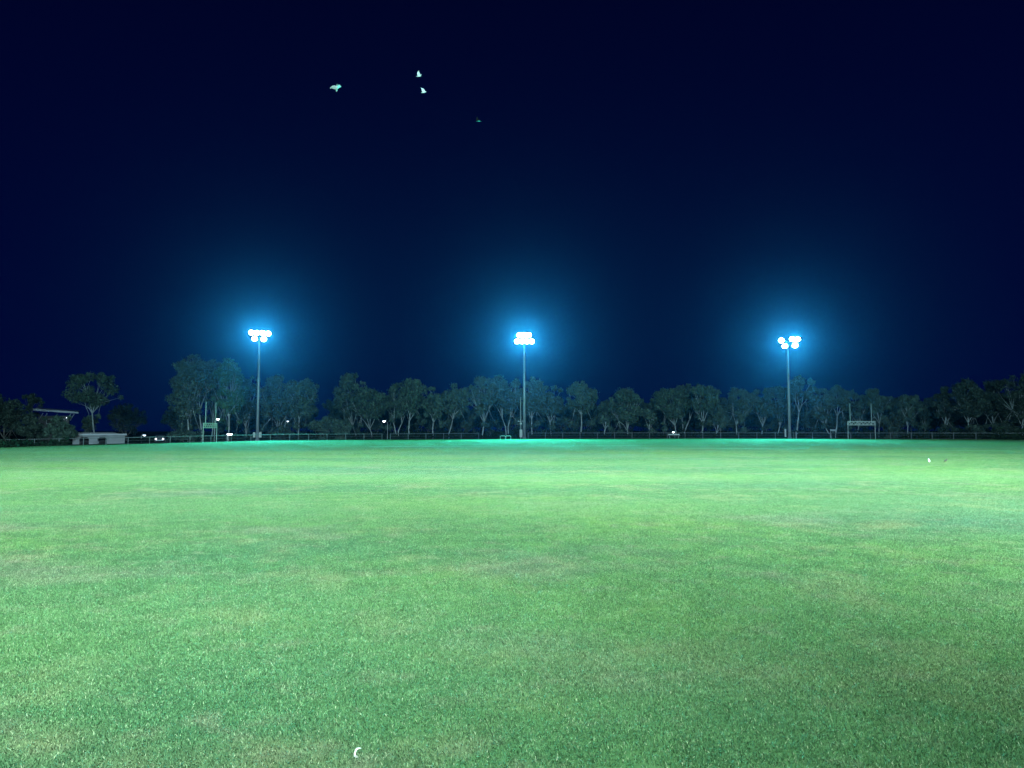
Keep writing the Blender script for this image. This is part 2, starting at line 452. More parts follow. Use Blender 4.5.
# thin pole and cabinets beside the middle mast
b0 = foot(520.7, 144.5)
r_ = empty('power_pole', b0, 'thin grey pole with a pair of cabinets, just left of the middle mast', 'pole')
MB().tube([(0, 0, -.2), (0, 0, height(520.7, 397, 144.5))], [.11, .08], 8).build('pole', M['galv'], r_)
MB().box((.05, -.3, 1.0), (.55, .3, 1.5), bev=.02).build('cabinet', M['cabinet'], r_)
MB().box((.05, -.3, 2.9), (.4, .25, .35), bev=.02).build('junction_box', M['cabinet'], r_)
MB().box((.05, -.2, 3.35), (1.3, .1, .08)).build('crossarm', M['galv'], r_)

# ------------------------------------------------------------------ goal posts
def goal(pxl, pxr, uxl, uxr, ytop, ybar0, ybar1, Y, dY, label):
    a = foot(pxl, Y - dY / 2); b = foot(pxr, Y + dY / 2)
    base = (a + b) / 2; base.z = ground(base.x, base.y)
    d = Vector((b.x - a.x, b.y - a.y, 0)); W = d.length; ang = math.atan2(d.y, d.x)
    cx = (pxl + pxr) / 2
    ht = height(cx, ytop, Y); h0 = height(cx, ybar0, Y); h1 = height(cx, ybar1, Y)
    k = W / (pxr - pxl); ul = (uxl - cx) * k; ur = (uxr - cx) * k
    root = empty('goal_posts', base, label, 'goal posts', 'white goal posts on the field', ang)
    for s in (-1, 1):
        MB().tube([(s * W / 2, 0, -.1), (s * W / 2, 0, h0)], .055, 10).build('leg', M['goal'], root)
    for u in (ul, ur):
        MB().tube([(u, 0, h0 + .05), (u, 0, ht)], [.055, .045], 10).build('upright', M['goal'], root)
    t = MB()
    t.box((0, 0, h1), (W + .15, .12, .14)); t.box((0, 0, h0 + .02), (W + .15, .12, .14))
    n = 7
    for i in range(n):
        x0 = -W / 2 + W * i / n; x1 = -W / 2 + W * (i + .5) / n; x2 = -W / 2 + W * (i + 1) / n
        t.tube([(x0, 0, h0 + .09), (x1, 0, h1 - .07)], .06, 6); t.tube([(x1, 0, h1 - .07), (x2, 0, h0 + .09)], .06, 6)
    for s in (-1, 1): t.box((s * (W / 2 + .0), 0, (h0 + h1) / 2), (.14, .1, h1 - h0 - .16))
    t.build('crossbar', M['goal'], root)
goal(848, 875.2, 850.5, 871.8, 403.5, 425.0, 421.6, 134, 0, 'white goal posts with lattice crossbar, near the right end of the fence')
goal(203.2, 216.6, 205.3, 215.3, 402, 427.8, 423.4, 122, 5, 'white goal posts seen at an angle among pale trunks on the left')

# ------------------------------------------------------------------ trees
def leaf_mesh(centers, radii, counts, size, rg, droop=.5, flat=.78):
    C = np.repeat(np.array(centers), counts, 0); Rr = np.repeat(np.array(radii), counts)
    n = len(C)
    d = rg.normal(size=(n, 3)); d /= np.linalg.norm(d, axis=1)[:, None]
    rr = Rr * (rg.uniform(.2, 1.0, n) ** .4) * (1 + .12 * rg.normal(size=n))
    P = C + d * rr[:, None] * np.array([1, 1, flat])
    # long axis hangs, wide axis random
    ax = rg.normal(size=(n, 3)); ax[:, 2] -= droop * 2; ax /= np.linalg.norm(ax, axis=1)[:, None]
    w = np.cross(ax, d + .45 * rg.normal(size=(n, 3))); w /= np.linalg.norm(w, axis=1)[:, None] + 1e-6
    s = size * rg.uniform(.6, 1.4, n)
    A = ax * (s * .5)[:, None]; W = w * (s * .30)[:, None]
    V = np.stack([P - A, P + W, P + A, P - W], 1).reshape(-1, 3)
    me = bpy.data.meshes.new('crown')
    me.vertices.add(4 * n); me.vertices.foreach_set('co', V.reshape(-1))
    me.loops.add(4 * n); me.loops.foreach_set('vertex_index', np.arange(4 * n, dtype=np.int32))
    me.polygons.add(n); me.polygons.foreach_set('loop_start', (np.arange(n) * 4).astype(np.int32))
    me.update(calc_edges=True)
    return me
def make_tree(name, base, h, w, cb, label, cat='tree', group=None, seed=0, off=0.0, nl=4200, leafmat='leaf', bark='bark', size=.42, nclump=None, tr=.125, fork=None, twin=False):
    """h height, w crown width, cb height where the crown starts, off sideways shift of the crown from the trunk foot"""
    rnd = random.Random(seed); rg = np.random.default_rng(seed)
    root = empty(name, base, label, cat, group)
    cz = (cb + h) / 2; rz = (h - cb) / 2; rw = w / 2
    nclump = nclump or max(12, int(w * (h - cb) / 2.4))
    cl = []
    tries = 0
    while len(cl) < nclump and tries < 4000:
        tries += 1
        x, y, z = rnd.uniform(-1, 1), rnd.uniform(-1, 1), rnd.uniform(-1, 1)
        q = x * x + y * y + z * z
        if q > 1 or q < .12: continue
        if z < -.3 and abs(x) > .8: continue
        r = rnd.uniform(.55, 1.15) * min(1.45, .13 * w + .35)
        sx = max(.15, 1 - r / rw * .8); sz = max(.2, 1 - r / rz * .65)
        p = Vector((x * rw * sx + off, y * rw * sx, cz + z * rz * sz))
        if any((p - c[0]).length < .72 * max(r, c[1]) for c in cl): continue
        cl.append((p, r))
    for _ in range(max(4, nclump // 4)):            # ragged sprays that break the outline
        a = rnd.uniform(-.5, math.pi + .5); r = rnd.uniform(.4, .75); k = rnd.uniform(.72, .90)
        cl.append((Vector((math.cos(a) * rw * k + off, rnd.uniform(-.5, .5) * rw, cz + math.sin(a) * rz * min(k, 1.0) - r * .3)), r))
    for _ in range(max(2, nclump // 8)):            # low drooping foliage under the crown
        r = rnd.uniform(.4, .8)
        cl.append((Vector((off + rnd.uniform(-.75, .75) * rw, rnd.uniform(-.5, .5) * rw, cb + rnd.uniform(-.35, .05) * (h - cb) * .6)), r))
    rs = [c[1] for c in cl]; tot = sum(r * r for r in rs)
    cnt = [max(30, int(nl * r * r / tot)) for r in rs]
    me = leaf_mesh([tuple(c[0]) for c in cl], rs, cnt, size, rg)
    link_mesh('crown', me, M[leafmat], root)
    # trunk and limbs
    mb = MB(); fk = fork if fork is not None else cb * rnd.uniform(.75, 1.05)
    lean = rnd.uniform(-.25, .25) + off * .45
    stems = [0.0] if not twin else [-.35, .45]
    for sx in stems:
        f0 = Vector((sx * 2 + lean, rnd.uniform(-.2, .2), fk * rnd.uniform(.85, 1.0)))
        mid = Vector((sx * .9 + lean * .35 + rnd.uniform(-.12, .12), 0, fk * .5))
        mb.tube([(sx * .4, 0, -.3), (sx * .6, 0, fk * .25), tuple(mid), tuple(f0)], [tr * 1.25, tr, tr * .92, tr * .8], 8)
        mine = [c for c in cl if (len(stems) == 1 or (c[0].x - off) * sx >= 0)]
        mine.sort(key=lambda c: math.atan2(c[0].x - off, c[0].z - fk))
        k = 4 if len(mine) > 8 else 3
        for g in range(k):
            grp = mine[g * len(mine) // k:(g + 1) * len(mine) // k]
            if not grp: continue
            m = sum((c[0] for c in grp), Vector()) / len(grp)
            j = f0.lerp(m, .62); bend = f0.lerp(j, .5) + Vector((rnd.uniform(-.2, .2), rnd.uniform(-.2, .2), .15))
            mb.tube([tuple(f0 - Vector((0, 0, .15))), tuple(bend), tuple(j)], [tr * .62, tr * .48, tr * .36], 6)
            for c, r in grp:
                e = c + Vector((0, 0, -r * .1)); b2 = j.lerp(e, .5) + Vector((rnd.uniform(-.25, .25), rnd.uniform(-.25, .25), -.1))
                mb.tube([tuple(j), tuple(b2), tuple(e)], [tr * .34, tr * .22, tr * .1], 5)
    mb.build('trunk', M[bark], root, smooth=True)
    return root
def T(px, l, r, top, bot, Y, label, seed, **k):
    b = foot(px, Y); s = Y / F
    kk = dict(off=((l + r) / 2 - px) * s); kk.update(k); kk['nl'] = int(kk.get('nl', 4200) * 1.35)
    return make_tree('gum_tree', b, height(px, top - 3, Y), (r - l) * s * 1.16, height(px, bot + 4, Y), label, 'tree', 'gum trees in the front row beyond the fence', seed, **kk)

T(94.5, 67, 114, 372.5, 411, 146, 'lone pale-trunked gum tree behind the low pale building', 11, nl=3600, tr=.15, fork=height(94.5, 410, 146), off=-.8, nclump=17)
T(188.5, 168, 202, 362, 418, 148, 'white-trunked gum tree at the left end of the tall left group', 12, nl=4200, fork=height(188, 415, 148), tr=.14)
T(202, 176, 217, 354, 398, 150, 'tallest gum tree, pale trunk left of the angled goal posts', 13, nl=4800, tr=.15, fork=height(202, 410, 150))
T(212, 198, 228, 358, 412, 156, 'slender gum tree rising straight behind the angled goal posts', 14, nl=3800)
T(228.5, 213, 243, 360, 417, 146, 'greenest gum tree, behind the low street lamp by the angled goal posts', 15, nl=4400, leafmat='leafgreen', fork=height(228, 416, 146), tr=.14)
T(246, 231, 257, 366, 422, 158, 'bushy gum tree just left of the left floodlight mast', 16, nl=3600)
T(277, 259, 300, 377, 424, 156, 'spreading gum tree just right of the left floodlight mast', 17, nl=4400)
T(298.5, 282, 320, 378, 418, 152, 'gum tree with a clean white trunk and round crown, last before the dark gap', 18, nl=3800, fork=height(298, 416, 152))
T(356, 334, 366, 374, 416, 160, 'gum tree with one high round top, first after the dark gap', 19, nl=4000)
T(372, 350, 388, 384, 420, 155, 'wide gum tree left of the small street lamp in the wood', 20, nl=4200)
T(397, 384, 412, 384, 417, 158, 'narrow gum tree with forked crown right of the small street lamp', 21, nl=3200, twin=True)
T(409, 397, 428, 379, 412, 154, 'gum tree with ragged flat top and straight pale trunk, before the fence gap', 22, nl=3600, tr=.135)
T(433, 421, 447, 388, 418, 154, 'small round gum tree with pale forked trunk, left of a straight-trunked one', 23, nl=3200, fork=height(433, 420, 154))
T(449, 441, 470, 385, 415, 156, 'gum tree with straight thin pale trunk, left of the dense middle group', 24, nl=3600)
T(482.5, 470, 497, 377, 414, 156, 'gum tree with kinked white trunk at the left edge of the middle group', 25, nl=3600, tr=.14)
T(507, 488, 521, 375.5, 412, 160, 'broad gum tree directly left of the middle floodlight mast', 26, nl=4400, twin=True)
T(532, 519, 545, 379, 414, 160, 'gum tree just right of the middle floodlight mast', 27, nl=3600)
T(551, 537, 564, 384, 416, 163, 'dim gum tree, second on the right of the middle floodlight mast', 28, nl=3600)
T(581, 566, 597, 382, 412, 154, 'gum tree with tall round crown on a single straight trunk, standing clear', 29, nl=3800, fork=height(581, 410, 154), tr=.14)
T(604, 596, 614, 400, 424, 160, 'short gum tree between the round-crowned one and the conical one', 30, nl=2200)
T(628, 609, 643, 390, 424, 155, 'conical gum tree with one bump on top, left of a low gap', 31, nl=4200)
T(648, 640, 657, 405, 426, 160, 'low gum tree in the dip of the skyline left of the bench light', 32, nl=2000)
T(676, 655, 690, 386, 418, 156, 'leaning broad gum tree over the small light and bench', 33, nl=4200)
T(683, 672, 702, 384.5, 412, 162, 'gum tree of three thin trunks standing close together', 34, nl=3800, twin=True)
T(702, 690, 722, 384, 412, 154, 'gum tree with the straightest white trunk, right of the bench light', 35, nl=4000, tr=.135)
T(715, 707, 729, 406, 428, 158, 'low bushy gum tree filling the step down before the next group', 36, nl=2200)
T(737, 724, 752, 390, 420, 158, 'gum tree with rounded top, third left of the right floodlight mast', 37, nl=3600)
T(762, 750, 776, 389, 418, 160, 'gum tree second left of the right floodlight mast', 38, nl=3600)
T(778, 768, 794, 386, 416, 164, 'gum tree directly left of the right floodlight mast', 39, nl=3400)
T(797, 790, 815, 377, 404, 158, 'tallest gum tree on the right, its pale leaning trunk beside the right mast', 40, nl=3000, tr=.15, nclump=16)
T(829.5, 811, 834, 391, 420, 156, 'gum tree with short pale trunk, left of the tiny signboard', 41, nl=3400)
T(836, 828, 850, 385, 412, 160, 'thin gum tree with long straight stem, left of the white goal posts', 42, nl=2800)
T(858, 848, 868, 391, 418, 164, 'gum tree seen between the two uprights of the white goal posts', 43, nl=3000)
T(879, 867, 891, 387, 418, 160, 'gum tree directly right of the white goal posts', 44, nl=3400)
T(908, 896, 920, 396, 420, 158, 'gum tree with flat low crown, second on the right of the goal posts', 45, nl=3200)
T(925, 919, 931, 398, 424, 164, 'narrow gum tree with small knob of a crown, right of the goal posts', 46, nl=1800, tr=.12)
T(945, 936, 953, 389, 422, 154, 'tall narrow gum tree at the start of the right-hand rise', 47, nl=3000, leafmat='leafdark')
T(970, 952, 987, 380, 418, 148, 'broad dark gum tree in the rise near the right edge', 48, nl=4600, leafmat='leafdark')
T(994, 980, 1009, 381, 420, 152, 'dark gum tree second in from the right edge', 49, nl=4200, leafmat='leafdark')
T(1022, 999, 1052, 373, 418, 144, 'tall dark gum tree cut by the right edge of the picture', 50, nl=5200, leafmat='leafdark')
# dark trees at far left
def D(px, l, r, top, bot, Y, label, seed, nm='bushy_tree', grp='dark trees at the left end', mt='leafdark', **k):
    b = foot(px, Y); s = Y / F
    kk = dict(off=((l + r) / 2 - px) * s, bark='barkdark', leafmat=mt); kk.update(k)
    return make_tree(nm, b, height(px, top, Y), (r - l) * s, height(px, bot, Y), label, 'tree' if nm != 'shrub' else 'shrub', grp, seed, **kk)
D(8, -26, 27, 393, 436, 138, 'big dense dark tree cut by the left edge of the picture', 60, nl=7000, size=.4)
D(31, 22, 40, 389, 415, 160, 'feathery thin tree sticking up left of the house roof', 61, nl=1200, tr=.1)
D(30, 18, 48, 412, 443, 134, 'dense dark bush below the left end of the house roof', 62, nl=4200, tr=.1, nm='shrub', grp='shrubs beyond the fence')
D(61, 45, 78, 414, 443, 130, 'loose leafy bush in front of the house, left of the low building', 63, nl=3800, tr=.1, nm='shrub', grp='shrubs beyond the fence', mt='leaf')
D(86, 80, 95, 416, 431, 150, 'small bush above the low building roof, left of the lone trunk', 64, nl=1300, tr=.08, nm='shrub', grp='shrubs beyond the fence')
D(127, 106, 148, 402, 436, 185, 'dim round tree behind the right end of the low building', 65, nl=4200)
D(184, 164, 200, 431, 440, 146, 'low clipped hedge-like bush left of the tall left group', 66, nl=2000, tr=.06, nm='shrub', grp='shrubs beyond the fence', mt='leaf')
D(318, 309, 336, 414, 437, 150, 'leafy bush in the dark gap right of the clean white trunk', 67, nl=2800, tr=.08, nm='shrub', grp='shrubs beyond the fence', mt='leaf')
D(342, 330, 352, 418, 437, 149, 'bush beside the first tree after the dark gap', 68, nl=2000, tr=.08, nm='shrub', grp='shrubs beyond the fence', mt='leaf')
D(282, 268, 292, 426, 438, 148, 'low bush at the foot of the spreading tree right of the left mast', 69, nl=1600, tr=.06, nm='shrub', grp='shrubs beyond the fence')
D(893, 884, 903, 412, 436, 148, 'squarish bush right of the white goal posts', 70, nl=2000, tr=.08, nm='shrub', grp='shrubs beyond the fence', mt='leafdark')
D(1004, 990, 1016, 420, 437, 138, 'rounded bush near the right edge of the picture', 71, nl=2200, tr=.08, nm='shrub', grp='shrubs beyond the fence', mt='leafdark')
D(975, 966, 984, 424, 437, 140, 'smaller rounded bush left of the one near the right edge', 72, nl=1500, tr=.08, nm='shrub', grp='shrubs beyond the fence', mt='leafdark')

# second row: dimmer trees, copies of six prototypes
random.seed(21)
protos = []
BL = 'dim gum tree in the dark back row, half hidden behind the front trees'
k = 0
skip = [(150, 168), (308, 326)]
px = 262.0; spots = []
while px < 1060:
    if not (308 < px < 330): spots.append(px)
    px += random.uniform(7, 11)
spots += [176, 190, 218, 236, 250]
for i, px in enumerate(spots):
    Y = random.uniform(172, 200); b = foot(px, Y)
    top = 401 + random.uniform(-7, 8)
    if px > 940: top -= 6
    hh = height(px, top, Y)
    if len(protos) < 6:
        t = make_tree('gum_tree', b, 9.0, random.uniform(5.5, 7.5), 1.6, BL, 'tree', 'gum trees in the dark back row', 200 + i, nl=4200, leafmat='leaf', bark='barkdark', size=.46)
        protos.append(t)
    else:
        t = copy_tree(protos[i % 6]); t.location = b
    s = hh / 9.0; t.scale = (s * random.choice((-1, 1)), s, s)
    t.rotation_euler.z = 0

# undergrowth behind the fence: one low ragged mass
rg = np.random.default_rng(77); cs = []; rs = []
for px in np.arange(-60, 1100, 2.2):
    if 68 < px < 130: continue
    Yf = fence_y(at(px, 430, 135).x) + random.uniform(5, 16)
    if 130 < px < 900: Yf = max(Yf, random.uniform(149, 154))
    p = foot(px, Yf); r = random.uniform(.5, 1.0)
    cs.append((p.x, p.y, p.z + r * .5)); rs.append(r)
    if px > 320 and random.random() < .55:
        Yf += random.uniform(6, 20); p = foot(px, Yf); r = random.uniform(.9, 1.7); cs.append((p.x, p.y, p.z + r * .7)); rs.append(r)
me = leaf_mesh(cs, rs, [int(60 * r * r + 25) for r in rs], .34, rg, droop=-.2, flat=.8)
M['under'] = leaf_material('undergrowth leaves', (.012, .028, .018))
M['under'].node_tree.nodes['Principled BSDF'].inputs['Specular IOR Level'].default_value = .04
tag(link_mesh('undergrowth', me, M['under']), 'dark low undergrowth along the foot of the tree line behind the fence', 'undergrowth', kind='stuff')

# ------------------------------------------------------------------ buildings at the left
Yh = 158; s = Yh / F
b = foot(56, Yh)
h = empty('house', b, 'dark two-storey house with a pale flat roof edge behind bushes at left', 'house', rz=R(29))
h.scale = (.88, .9, 1)
zt = height(56, 412, Yh); W = 44 * s
MB().box((-.6, 4, zt / 2 - .4), (W - 3, 7, zt - .8)).build('wall', M['darkwall'], h)
# roof slab sloping down to the right
def slab(x0, z0, x1, z1, y0, y1, t):
    m = MB(); m.v = [(x0, y0, z0), (x1, y0, z1), (x1, y1, z1 + .5), (x0, y1, z0 + .5)]
    m.v += [(x, y, z + t) for x, y, z in m.v]
    m.f = [(3, 2, 1, 0), (4, 5, 6, 7), (0, 1, 5, 4), (1, 2, 6, 5), (2, 3, 7, 6), (3, 0, 4, 7)]
    return m
x0 = (34 - 56) * s; x1 = (77.5 - 56) * s
z0 = height(34, 410.5, Yh) + .0; z1 = height(77.5, 413, Yh)
slab(x0, z0, x1, z1, -1.6, 8.4, .22).build('roof', M['roof'], h)
m = MB(); m.v = [(x0, -1.66, z0 - .12), (x1, -1.66, z1 - .08), (x1, -1.66, z1 + .26), (x0, -1.66, z0 + .30)]
m.v += [(x, -1.605, z) for x, y, z in m.v]; m.f = [(0, 1, 2, 3), (7, 6, 5, 4), (4, 5, 1, 0), (5, 6, 2, 1), (6, 7, 3, 2), (7, 4, 0, 3)]
m.build('fascia', M['fascia'], h)
for px in (41, 45, 68, 71.5):
    a = (px - 56) * s
    MB().tube([(a - .45, .46, zt - 1.75), (a + .45, -1.2, zt - .35)], .09, 6).build('strut', M['fascia'], h)
for px in (50, 60):
    a = (px - 56) * s
    w_ = MB().box((a, .48, zt - 2.0), (1.6, .1, 1.1)).build('window', M['fascia'], h)
    MB().box((a, .42, zt - 2.0), (1.4, .03, .9)).build('pane', M['opening'], w_)
l_ = MB().box((.0, 0, 0), (.5, .14, .16), bev=.03).build('wall_lamp', M['lampdim'], h, ((66.5 - 56) * s, .40, zt - 1.2))

Yb = 134; s = Yb / F
bb = foot(95, Yb)
q = empty('low_building', bb, 'low flat-roofed pale building with two dark openings behind the left fence', 'building', rz=R(27))
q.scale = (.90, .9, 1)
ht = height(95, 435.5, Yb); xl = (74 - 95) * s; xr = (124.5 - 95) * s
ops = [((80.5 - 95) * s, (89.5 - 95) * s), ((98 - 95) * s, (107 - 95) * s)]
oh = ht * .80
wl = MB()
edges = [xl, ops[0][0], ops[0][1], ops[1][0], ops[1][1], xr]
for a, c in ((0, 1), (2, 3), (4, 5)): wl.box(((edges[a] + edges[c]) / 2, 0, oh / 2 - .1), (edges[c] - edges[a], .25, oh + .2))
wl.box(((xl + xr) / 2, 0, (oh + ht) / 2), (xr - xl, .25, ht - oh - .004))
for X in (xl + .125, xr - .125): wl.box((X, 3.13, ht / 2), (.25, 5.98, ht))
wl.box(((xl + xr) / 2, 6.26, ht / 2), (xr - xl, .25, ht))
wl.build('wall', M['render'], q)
for a, c in ops:
    # arched head brackets in the openings' upper corners
    for sgn, X in ((1, a), (-1, c)):
        m = MB(); k = .35
        pr = [(X, oh - .002), (X + sgn * k, oh - .002), (X + sgn * k * .55, oh - k * .25), (X + sgn * k * .2, oh - k * .6), (X, oh - k)]
        n = len(pr); m.v = [(x, -.11, z) for x, z in pr] + [(x, .11, z) for x, z in pr]
        m.f = [tuple(range(n)), tuple(reversed(range(n, 2 * n)))] + [(i, i + n, (i + 1) % n + n, (i + 1) % n) for i in range(n)]
        m.build('arch_bracket', M['render'], q)
    MB().box(((a + c) / 2, 5.4, oh / 2), (c - a - .02, .06, oh)).build('shade_panel', M['opening'], q)  # near-black panel set deep inside, standing in for interior darkness
MB().box((((60 - 95) * s + (126.5 - 95) * s) / 2, 2.9, ht + .16), (66.5 * s, 8.2, .3), bev=.05).build('roof', M['fascia'], q)
MB().box((((60 - 95) * s + (126.5 - 95) * s) / 2 - .5, 3.2, ht + .42), (55 * s, 6.0, .22), taper=.85).build('roof_deck', M['roof'], q)
MB().tube([((61 - 95) * s, -.9, -.2), ((61 - 95) * s, -.9, ht)], .07, 8).build('post', M['galv'], q)

# ------------------------------------------------------------------ small lights behind the fence
def street_lamp(px, py, Y, label, head=.55, mat='lamp', arm=-.6, power=0):
    b = foot(px, Y); hh = at(px, py, Y).z - b.z
    root = empty('street_lamp', b, label, 'street lamp', 'small lamps among the trees')
    ph = max(hh, .6)
    MB().tube([(arm, 0, -.2), (arm, 0, ph * .9), (arm * .7, 0, ph + .12), (0, 0, ph + .16)], [.07, .05, .04, .04], 8).build('pole', M['galv'], root)
    hd_ = MB(); n = 14; prof = [(.02, .17), (head * .35, .14), (head * .5, .02)]
    for r_, z in prof:
        for i in range(n):
            w = 2 * math.pi * i / n; hd_.v.append((r_ * math.cos(w), r_ * .7 * math.sin(w), ph + z))
    for k in range(2):
        for i in range(n): j = (i + 1) % n; hd_.f.append((k * n + i, k * n + j, (k + 1) * n + j, (k + 1) * n + i))
    hd_.build('lamp_head', M['housing'], root)
    g = MB()
    for r_, z in ((head * .48, .02), (head * .5, -.06), (head * .34, -.18), (.02, -.24)):
        for i in range(n):
            w = 2 * math.pi * i / n; g.v.append((r_ * math.cos(w), r_ * .7 * math.sin(w), ph + z))
    for k in range(3):
        for i in range(n): j = (i + 1) % n; g.f.append((k * n + j, k * n + i, (k + 1) * n + i, (k + 1) * n + j))
    g.build('diffuser', M[mat], root)
street_lamp(217.6, 419, 143, 'street lamp high beside the right upright of the angled goal posts', .6)
street_lamp(229.8, 434, 140, 'low wide bright lamp left of the left floodlight mast', 1.05, arm=-.45)
street_lamp(287.5, 421, 170, 'faint small lamp under the spreading tree right of the left mast', .45, 'lampdim')
street_lamp(384, 421, 150, 'round white street lamp in front of the wood, its post to the right', .6, 'lamp', arm=.7)
street_lamp(144.5, 435, 150, 'small dim lamp left of the parked car', .6, 'lampdim')
street_lamp(673.3, 432, 150, 'low small lamp beside the white bench under the leaning tree', .42, 'lamp', arm=.3)

# bench under the lamp
bn = foot(674, 146); r_ = empty('bench', bn, 'low white bench under the leaning tree, behind the fence', 'bench')
MB().box((0, 0, .45), (2.2, .4, .06)).build('seat', M['goal'], r_)
MB().box((0, .24, .72), (2.2, .05, .22)).build('backrest', M['cabinet'], r_)
for sx in (-1, 1): MB().box((sx * .85, 0, .19), (.08, .36, .46)).build('leg', M['galv'], r_)

# tiny signboard left of the goal posts
sg = foot(833, 148); r_ = empty('signboard', sg, 'tiny pale signboard on two posts left of the white goal posts', 'sign')
MB().box((0, 0, 1.55), (1.1, .05, .35)).build('board', M['cabinet'], r_)
for sx in (-1, 1): MB().tube([(sx * .5, .07, -.2), (sx * .5, .07, 1.75)], .04, 6).build('post', M['galv'], r_)
# short post right of the right mast
sp = foot(796, 143); r_ = empty('bollard', sp, 'short pale post just right of the right floodlight mast', 'bollard')
MB().tube([(0, 0, -.1), (0, 0, 1.15), (0, 0, 1.2)], [.09, .09, .05], 10).build('post', M['cabinet'], r_)
MB().tube([(0, 0, 1.2), (0, 0, 1.28)], [.12, .1], 10).build('cap', M['galv'], r_)

# white hoop frame in front of the fence gap
Yw = 132; s = Yw / F; b = foot(505.5, Yw)
r_ = empty('hoop_frame', b, 'low white pipe frame of two hoops at the far edge of the field', 'barrier')
for a, c in ((500.3, 505.3), (505.9, 510.8)):
    xa = (a - 505.5) * s; xc = (c - 505.5) * s; z = .62
    MB().tube([(xa, 0, -.1), (xa, 0, z - .12), (xa + .12, 0, z), (xc - .12, 0, z), (xc, 0, z - .12), (xc, 0, -.1)], .055, 8).build('hoop', M['goal'], r_)

# ------------------------------------------------------------------ parked car
def car(px, Y, rz):
    b = foot(px, Y); root = empty('parked_car', b, 'dark parked car with bright headlights behind the fence at left', 'car', None, rz)
    prof = [(-2.15, .35), (-2.2, .62), (-2.1, .82), (-1.15, .95), (-.55, 1.38), (.75, 1.42), (1.55, 1.0), (2.1, .92), (2.18, .5), (2.1, .3)]
    rows = []; m = MB()
    for w in (-.86, -.80, .80, .86):
        k = 1 if abs(w) < .85 else .985
        for x, z in prof:
            inn = (1 - .16 * max(0, (z - .95) / .45))
            m.v.append((x * k, w * inn, z if abs(w) < .85 else .35 + (z - .35) * .94))
    n = len(prof)
    for a in range(3):
        for i in range(n):
            j = (i + 1) % n; m.f.append((a * n + i, a * n + j, (a + 1) * n + j, (a + 1) * n + i))
    m.f.append(tuple(reversed(range(n)))); m.f.append(tuple(3 * n + i for i in range(n)))
    m.build('body', M['carpaint'], root)
    g = MB(); g.v = [(-1.10, -.66, 1.0), (-1.10, .66, 1.0), (-.62, .6, 1.35), (-.62, -.6, 1.35)]; g.v = [(x - .03, y, z + .012) for x, y, z in g.v]; g.f = [(0, 1, 2, 3)]
    g.build('windscreen', M['opening'], root)
    for sy in (-1, 1):
        g = MB(); y1 = sy * .80; g.v = [(-.95, sy * .865, .98), (1.35, sy * .865, 1.0), (.7, sy * .76, 1.36), (-.5, sy * .76, 1.34)]
        g.f = [(0, 1, 2, 3)]; g.build('side_window', M['opening'], root)
        hl = MB().tube([(-2.10, sy * .6, .70), (-2.235, sy * .6, .70)], [.10, .13], 12).build('headlight', M['lamp'], root)
        for x in (-1.35, 1.3):
            w = MB().tube([(x, sy * .70, .32), (x, sy * .885, .32)], .33, 18).build('wheel', M['rubber'], root)
            MB().tube([(x, sy * .88, .32), (x, sy * .90, .32)], .2, 12).build('rim', M['galv'], w)
    MB().box((-2.2, 0, .45), (.06, 1.2, .14)).build('bumper', M['cabinet'], root)
car(160.5, 140, R(112))

